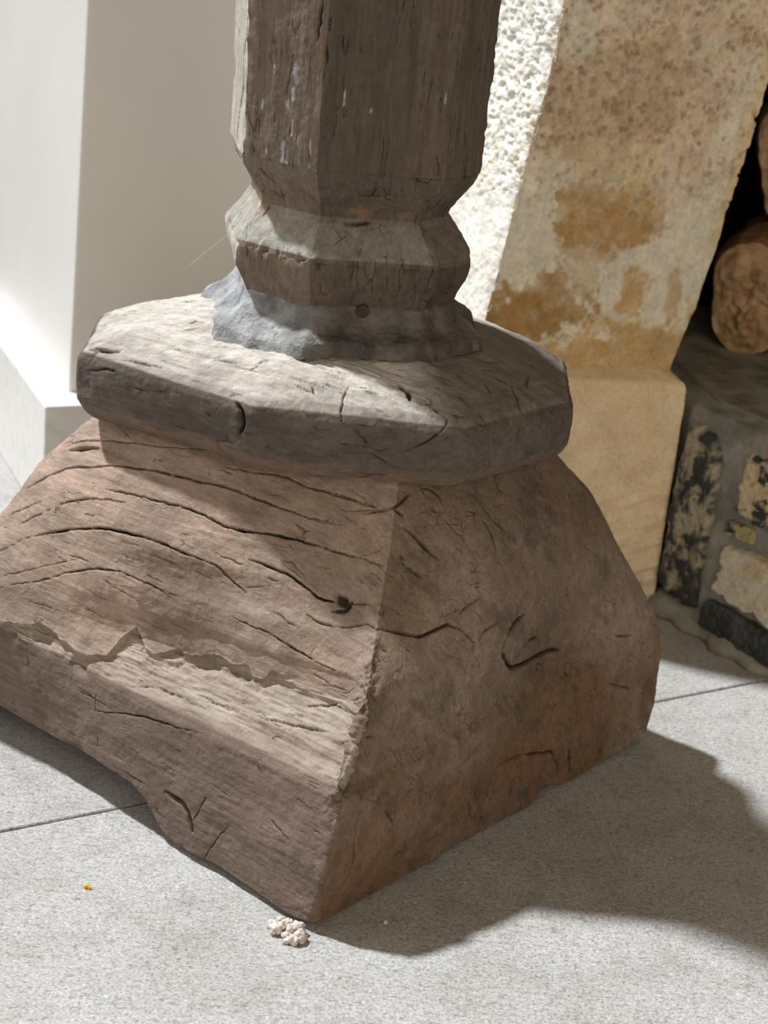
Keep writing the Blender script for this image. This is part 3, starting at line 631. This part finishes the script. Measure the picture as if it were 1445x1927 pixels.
# ---------------------------------------------------------------- logs in the fireplace
def log(loc, yaw, radius, length, label, seed, tilt=0.0):
    root = tag(empty('log', loc), label, 'log', 'logs in the fireplace'); root.rotation_euler = (0, tilt, yaw)
    n, m = 72, 40; th = np.linspace(0, 2*np.pi, n, endpoint=False); y = np.linspace(0, length, m)
    prof = 1+.13*np.cos(2*th+seed)+.07*np.cos(3*th+seed*2)
    X = np.stack([np.broadcast_to(np.cos(th), (m, n)), np.broadcast_to(np.sin(th), (m, n)), np.broadcast_to(y[:, None]*4, (m, n))], -1)
    r = radius*prof[None]*(1+.10*fbm(X*2.2, seed, 4, .6)); r = r*np.interp(y, [0, .012, .03], [.90, .97, 1])[:, None]
    def pos(rr, yy): return np.stack([rr*np.cos(th), yy, rr*np.sin(th)], -1)
    P = np.stack([pos(r[i], np.full(n, y[i])) for i in range(m)], 0)
    P = P[:, ::-1]
    grid_object('bark', P, M['bark'], root, cap_lo=False)
    rows = []
    for s in np.linspace(1.0, .02, 26):
        rr = r[0][::-1]*s; tt = th[::-1]; q = np.stack([rr*np.cos(tt), np.zeros(n), rr*np.sin(tt)], -1)
        q[:, 1] = -.008*(1-s**4) + .022*fbm(q*30+seed, seed+4, 4, .65)*(1-s**8); rows.append(q)
    grid_object('cut_end', np.array(rows)[::-1], M['cut_wood'], root, cap_hi=False)
    return root
log((.452, .545, HZ+.004+.064), -.35, .064, .24, 'split tan log with rough cut end on the hearth beside the jamb', 3)
log((.632, .60, HZ+.004+.060), -.25, .060, .22, 'split log lying deeper in the fireplace behind the front log', 6)
log((.500, .60, .456), -.3, .074, .18, 'dim upper log resting on the logs below in the dark fireplace', 9)
# ---------------------------------------------------------------- the pillar
pillar = tag(empty('wooden_pillar'), 'weathered wooden pillar with octagonal shaft, collar slab and flared cracked base', 'pillar')
CR = {k: [(w/1000, d/1000, np.array(p)/1000.0) for w, d, p in v] for k, v in CRACKS.items()}
def mixc(C, m, col): m = np.clip(m, 0, 1)[..., None]; return C*(1-m)+np.array(col)*m
def add_random_cracks(P, n, seed, mask, direction, lens=(.012, .05), w=.0007, d=.004):
    """short checks that follow the grain: walk over the grid along a direction field"""
    rng = random.Random(seed); out = []; nr, nc = P.shape[:2]
    while len(out) < n:
        i, j = rng.randrange(4, nr-4), rng.randrange(nc)
        if not mask[i, j]: continue
        L = rng.uniform(*lens); pts = [P[i, j]]; p = P[i, j].copy(); d0 = np.array(direction(p, rng)); lim = 0
        for s in range(5):
            p = p + d0*L/5 + np.array([rng.gauss(0, .0008) for _ in range(3)])
            a0, a1 = max(0, i-70), min(nr, i+70); b0, b1 = max(0, j-90), min(nc, j+90)
            sub = P[a0:a1, b0:b1]; k = ((sub-p)**2).sum(-1).argmin(); p = sub.reshape(-1, 3)[k].copy(); pts.append(p)
        out.append((w*rng.uniform(.7, 1.3), d*rng.uniform(.6, 1.2), np.array(pts)))
    return out
def build_base():
    P, side, ss = base_surface(); N = normals(P)
    e = np.array([math.cos(BASE_DIR), math.sin(BASE_DIR)]); u = P[..., 0]*e[0]+P[..., 1]*e[1]; v = -P[..., 0]*e[1]+P[..., 1]*e[0]; z = P[..., 2]
    S = np.broadcast_to(side[None], z.shape); left = (S == 0)*1.0; right = (S == 1)*1.0
    g = np.stack([u*7, v*45, z*45], -1)
    lo = fbm(P*9, 1, 3); md = fbm(P*40, 4, 4, .6); gr = fbm(g*1.2, 7, 4, .6); fi = fbm(P*170, 9, 3, .6)
    disp = .0045*lo + .0009*md + .0010*gr + .0004*fi
    # flaking outer layer above a ragged line on the left face
    fl = np.array(FLAKE)/1000.0; fu = fl[:, 0]*e[0]+fl[:, 1]*e[1]; o = np.argsort(fu); zf = np.interp(u, fu[o], fl[o, 2])
    wob = .0018*fbm(P*120, 14, 3, .6); inr = sstep(fu.max()+.01, fu.max()-.02, u)
    step = sstep(-.0010, .0012, z-zf-wob)*np.exp(-np.clip(z-zf, 0, 1)/.045)*left*inr*(z < .24)
    thick = .0045+.004*np.clip(fbm(P*30, 16, 2), 0, 1)
    disp = disp + step*thick
    pock = np.exp(-(((z-zf+.007)/.006)**2))*left*inr*sstep(-.1, .5, fbm(P*55, 19, 3)); disp = disp - .005*pock
    # torn fibres on the lit ledge and along the front edge
    led = left*sstep(.1120, .1150, z+.0012*md)*sstep(.005, -.004, z-zf)
    disp = disp + led*.0032*fbm(np.stack([u*26, v*120, z*240], -1), 23, 3, .65)
    edge = np.exp(-(((1-ss)*(side == 0) + ss*(side == 1) + (side > 1)*1.0)/.03)**2)[None]
    disp = disp - edge*np.clip(.003+.009*fbm(P*60, 27, 4, .65), 0, .01)*(.25+.75*sstep(.07, .11, z)*sstep(.20, .17, z))
    cr = list(CR['base'])
    def dl(p, rng): a = rng.uniform(-.25, .1); return (e[0]*math.cos(a), e[1]*math.cos(a), math.sin(a))
    def dr(p, rng): a = rng.uniform(-1.3, -.5); return (math.cos(a)*.55, math.cos(a)*.75, math.sin(a))
    cr += add_random_cracks(P, 40, 5, (left > 0) & (z > .03) & (z < .29), dl, w=.0005, d=.003)
    cr += add_random_cracks(P, 60, 8, (right > 0) & (z > .03) & (z < .29), dr, (.008, .03), w=.0005, d=.003)
    D = carve(P, cr)
    Q = P + N*(disp-D)[..., None]; Q[..., 2] = np.maximum(Q[..., 2], .0008)
    # colour of the wood, plus painted ledge sunlight and band shade
    C = np.broadcast_to(np.array((.250, .190, .153)), P.shape).copy()
    C = mixc(C, sstep(-.1, .45, fbm(P*11, 41, 4)), (.325, .252, .203))
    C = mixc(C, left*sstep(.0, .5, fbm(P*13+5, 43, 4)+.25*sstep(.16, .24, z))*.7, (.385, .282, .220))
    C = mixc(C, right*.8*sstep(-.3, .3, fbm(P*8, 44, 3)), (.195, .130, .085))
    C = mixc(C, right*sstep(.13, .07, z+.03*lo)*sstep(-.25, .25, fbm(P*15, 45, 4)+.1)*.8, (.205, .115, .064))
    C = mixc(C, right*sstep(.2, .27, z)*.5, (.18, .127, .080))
    C = mixc(C, left*sstep(.1155, .1120, z+.0012*md)*.8, (.165, .120, .102))  # shade of the lower band painted in as a darker tint
    C = mixc(C, led*(.45+.45*fbm(np.stack([u*14, v*60, z*90], -1), 48, 3)), (.43, .375, .315))  # sunlight on the ledge painted in as a pale tint
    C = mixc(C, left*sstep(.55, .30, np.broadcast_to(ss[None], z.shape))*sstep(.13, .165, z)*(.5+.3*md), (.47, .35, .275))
    C = mixc(C, right*sstep(.05, .35, fbm(np.stack([u*10, v*26+z*30, z*12-v*22], -1), 46, 4, .6))*.55, (.125, .095, .078))
    C = mixc(C, sstep(.25, .6, fbm(P*24, 47, 4))*.4, (.17, .13, .105))
    C = mixc(C, sstep(.0015, .0045, D)*.85, (.045, .032, .024))
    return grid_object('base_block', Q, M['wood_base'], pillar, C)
b = build_base(); b['label'] = 'flared cracked brown base block of the pillar'
def build_slab():
    P = slab_surface(); N = normals(P); z = P[..., 2]
    g = np.stack([P[..., 0]*9+P[..., 1]*4, P[..., 1]*38-P[..., 0]*17, z*50], -1)
    lo = fbm(P*10, 61, 3); md = fbm(P*38, 62, 4, .6); gr = fbm(g, 63, 4, .6); fi = fbm(P*160, 64, 3, .6)
    top = sstep(.358, .370, z)
    disp = .0040*lo + .0012*md + (.0008+.0018*top)*gr + .0006*fi
    dent = np.exp(-(((P[..., 0]+.085)/.03)**2+((P[..., 1]+.13)/.03)**2+((z-.318)/.014)**2)); disp = disp - .008*dent
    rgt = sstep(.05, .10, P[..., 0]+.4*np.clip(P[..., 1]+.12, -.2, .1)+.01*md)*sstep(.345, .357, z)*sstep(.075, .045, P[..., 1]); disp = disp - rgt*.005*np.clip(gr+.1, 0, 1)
    cr = list(CR['slab'])
    def dt(p, rng): a = rng.uniform(-.5, -.2); return (math.cos(a), math.sin(a), 0)
    cr += add_random_cracks(P, 80, 15, (top > .5) & (np.linalg.norm(P[..., :2], axis=-1) > .1) & (P[..., 1] < .12), dt, (.008, .03), w=.0008, d=.0032)
    D = carve(P, cr)
    Q = P + N*(disp-D)[..., None]
    C = np.broadcast_to(np.array((.115, .094, .081)), P.shape).copy()
    C = mixc(C, sstep(-.1, .4, fbm(P*14, 71, 4))*.6, (.152, .127, .108))
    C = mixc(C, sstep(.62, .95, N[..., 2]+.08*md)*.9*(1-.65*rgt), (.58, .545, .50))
    C = mixc(C, sstep(.316, .300, z+.006*md)*.85, (.20, .13, .096))
    C = mixc(C, sstep(.2, .55, fbm(P*22, 73, 4))*.35, (.17, .13, .11))
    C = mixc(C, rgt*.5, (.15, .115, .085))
    C = mixc(C, sstep(.0015, .0045, D)*.85, (.045, .032, .024))
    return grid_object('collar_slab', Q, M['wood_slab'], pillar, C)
b = build_slab(); b['label'] = 'thick rounded octagonal slab with dusty grey top'
def build_shaft(name, lo_z, hi_z, nz, key, label):
    P = shaft_surface(lo_z, hi_z, nz); N = normals(P); z = P[..., 2]
    g = np.stack([P[..., 0]*60, P[..., 1]*60, z*8], -1)
    lo = fbm(P*12, 81, 3); md = fbm(P*45, 82, 4, .6); gr = fbm(g, 83, 4, .6); fi = fbm(P*170, 84, 3, .6)
    disp = .0020*lo + .0008*md + .0014*gr*sstep(.515, .53, z) + .0005*fi
    ring = np.exp(-((z-.451)/.004)**2); disp = disp - ring*np.clip(.0015+.004*fbm(np.stack([P[..., 0]*150, P[..., 1]*150, z*20], -1), 87, 2), 0, .006)
    # worn arrises of the octagon
    n0 = np.cumsum((0,)+SHAFT_COLS)
    for k in range(8):
        j = n0[k]; d = np.abs((np.arange(P.shape[1])-j+P.shape[1]//2) % P.shape[1]-P.shape[1]//2)*.0007
        disp = disp - np.exp(-(d/.005)**2)[None]*np.clip(.0008+.005*fbm(P*40+k, 88, 3, .6), 0, .005)
    D = carve(P, CR[key]); Q = P + N*(disp-D)[..., None]
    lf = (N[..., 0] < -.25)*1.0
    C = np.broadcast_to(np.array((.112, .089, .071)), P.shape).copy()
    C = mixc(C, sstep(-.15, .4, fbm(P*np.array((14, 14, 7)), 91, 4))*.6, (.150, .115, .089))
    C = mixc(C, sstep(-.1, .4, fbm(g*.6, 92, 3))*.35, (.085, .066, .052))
    C = mixc(C, lf*.6, (.235, .180, .142)); C = mixc(C, (N[..., 0] < -.85)*.8, (.60, .56, .50))  # left facets lighter; sun glare on the rim facet painted into the colour
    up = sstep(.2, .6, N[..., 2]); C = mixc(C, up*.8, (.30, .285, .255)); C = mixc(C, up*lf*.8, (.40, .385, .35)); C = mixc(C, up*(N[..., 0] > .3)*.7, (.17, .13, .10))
    C = mixc(C, sstep(.46, .49, z)*sstep(.50, .485, z)*sstep(-.1, .3, md)*.6, (.30, .18, .11))
    C = mixc(C, sstep(.44, .40, z)*sstep(.1, .5, fbm(P*30, 95, 3))*.5, (.24, .13, .085))
    C = mixc(C, sstep(.0015, .0045, D)*.85, (.04, .03, .022))
    if key == 'shaft':
        for (x, y, zf, aw, ah) in GLINTS:
            d = np.hypot(np.hypot(P[..., 0]-x/1000, P[..., 1]-y/1000)/(aw/1000), (z-zf/1000)/(ah/1000))
            C = mixc(C, sstep(1.25, .5, d+.9*fbm(P*220, 97, 3, .6))*.6, (.50, .51, .55))
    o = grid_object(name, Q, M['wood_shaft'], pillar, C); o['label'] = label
    return o
build_shaft('neck', .366, .5215, 190, 'neck', 'waisted octagonal neck with a projecting ring')
P_hi = build_shaft('shaft', .5215, .70, 180, 'shaft', 'dark octagonal shaft with vertical grain')
def shaft_top():
    P = shaft_surface(.70, 1.15, 40); N = normals(P)
    z = P[..., 2]; g = np.stack([P[..., 0]*60, P[..., 1]*60, z*8], -1)
    disp = .0022*fbm(P*12, 81, 3)+.0013*fbm(P*45, 82, 4, .6)+.0014*fbm(g, 83, 4, .6)
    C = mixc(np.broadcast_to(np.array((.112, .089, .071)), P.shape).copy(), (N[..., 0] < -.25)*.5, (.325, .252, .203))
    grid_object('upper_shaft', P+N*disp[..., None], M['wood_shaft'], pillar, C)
shaft_top()
def putty():
    V = octloop(OCT, SHAFT_COLS); n = len(V); rows = []
    for s, z in [(.80, .419), (.868, .415), (.885, .408), (.92, .401), (.97, .396), (1.02, .393), (1.06, .390), (1.08, .380)]: rows.append((s, z))
    k = np.array(rows); t_ = np.linspace(0, len(k)-1, 110); s = np.interp(t_, np.arange(len(k)), k[:, 0]); z = np.interp(t_, np.arange(len(k)), k[:, 1])
    P = np.concatenate([V[None]*s[:, None, None], np.broadcast_to(z[:, None, None], (110, n, 1))], -1)
    P = smooth_rows(smooth_loop(P, 8), 6)
    lob = fbm(np.stack([P[..., 0]*22, P[..., 1]*22, P[..., 2]*0], -1), 101, 3, .6)
    out = (t_/t_[-1])[:, None]
    lft = sstep(.01, -.06, P[..., 0]); P[..., :2] *= (1+out*(.10*lob+.09*lft))[..., None]; P[..., 2] -= .006*out*lft
    P[..., 2] += .002*fbm(P*60, 103, 4, .6) - .004*out*np.clip(-lob, 0, 1)
    P = P[::-1]
    lf = sstep(.0, -.05, P[..., 0])[..., None]; C = np.array((.135, .120, .102))*(1-lf)+np.array((.36, .37, .385))*lf  # sun on the left and shade in front painted into the putty tint
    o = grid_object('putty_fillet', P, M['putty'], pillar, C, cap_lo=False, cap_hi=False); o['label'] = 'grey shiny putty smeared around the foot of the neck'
putty()
def peg():
    n = 28; th = np.linspace(0, 2*np.pi, n, endpoint=False); ctr = np.array([.022, -.0885, .412]); nn = np.array([.15, -.95, -.15]); nn /= np.linalg.norm(nn)
    a = np.cross(nn, (0, 0, 1.0)); a /= np.linalg.norm(a); b_ = np.cross(a, nn); rows = []
    for r, h in [(.0055, -.008), (.0055, .0005), (.005, .0015), (.0038, .0018), (.003, .001), (.001, .0006)]:
        rows.append(ctr + r*np.cos(th)[:, None]*a - r*np.sin(th)[:, None]*b_*-1 + h*nn)
    P = np.array(rows); C = np.broadcast_to(np.array((.075, .054, .043)), P.shape)
    o = grid_object('peg', P, M['wood_shaft'], pillar, C); o['label'] = 'small round reddish wooden peg'
peg()
# ---------------------------------------------------------------- small things on the floor
def lump(bm, c, r, seed, n=2, amp=.35):
    res = bmesh.ops.create_icosphere(bm, subdivisions=n, radius=1.0)
    for v in res['verts']:
        p = np.array(v.co); k = 1+amp*float(fbm(p*1.8+seed*3.7, seed, 3, .6)); v.co = Vector(c)+v.co*r*k
def lint():
    rng = random.Random(4); bm = bmesh.new(); cx, cy = LINT
    for k in range(26):
        a = rng.uniform(0, 6.28); d = .013*math.sqrt(rng.random()); r = rng.uniform(.0022, .0042)
        h = r*.8 + max(0, .010*(1-(d/.013)))*rng.random()
        lump(bm, (cx+d*math.cos(a)*1.1, cy+d*math.sin(a), h), r, k, 3, .75)
    o = bm_object('lint_clump', bm, M['lint'], None, True)
    for f_ in range(7):
        pass
    return tag(o, 'small pale crumbly lint clump on the floor at the base corner', 'lint')
LINT = (.012, -.338)
lint()
bm = bmesh.new(); lump(bm, (-.1435, -.3017, .0012), .0022, 2, 2, .8); lump(bm, (-.1412, -.3030, .001), .0016, 5, 2, .8)
tag(bm_object('crumb', bm, M['crumb_yellow'], None, True), 'tiny yellow crumb on the sunlit grey floor tile', 'crumb')
bm = bmesh.new(); lump(bm, (.0846, -.3114, .001), .0017, 7, 2, .7)
tag(bm_object('crumb', bm, M['crumb_white'], None, True), 'tiny white crumb on the shaded floor by the base', 'crumb')
def strand(name, pts, label, r=.00013):
    cu = bpy.data.curves.new(name, 'CURVE'); cu.dimensions = '3D'; cu.bevel_depth = r; cu.bevel_resolution = 1
    for line in pts:
        sp = cu.splines.new('POLY'); sp.points.add(len(line)-1)
        for q, p in zip(sp.points, line): q.co = (*p, 1)
    cu.materials.append(M['silk']); o = bpy.data.objects.new(name, cu)
    dg = bpy.context.evaluated_depsgraph_get(); COL.objects.link(o); dg.update()
    me = bpy.data.meshes.new_from_object(o.evaluated_get(bpy.context.evaluated_depsgraph_get())); me.name = name
    bpy.data.objects.remove(o); m = link(bpy.data.objects.new(name, me)); return tag(m, label, 'cobweb')
strand('cobweb', [[(-.096, -.008, .445), (-.112, -.02, .432), (-.124, -.03, .421)]], 'wisp of cobweb hanging from the left edge of the neck ring')
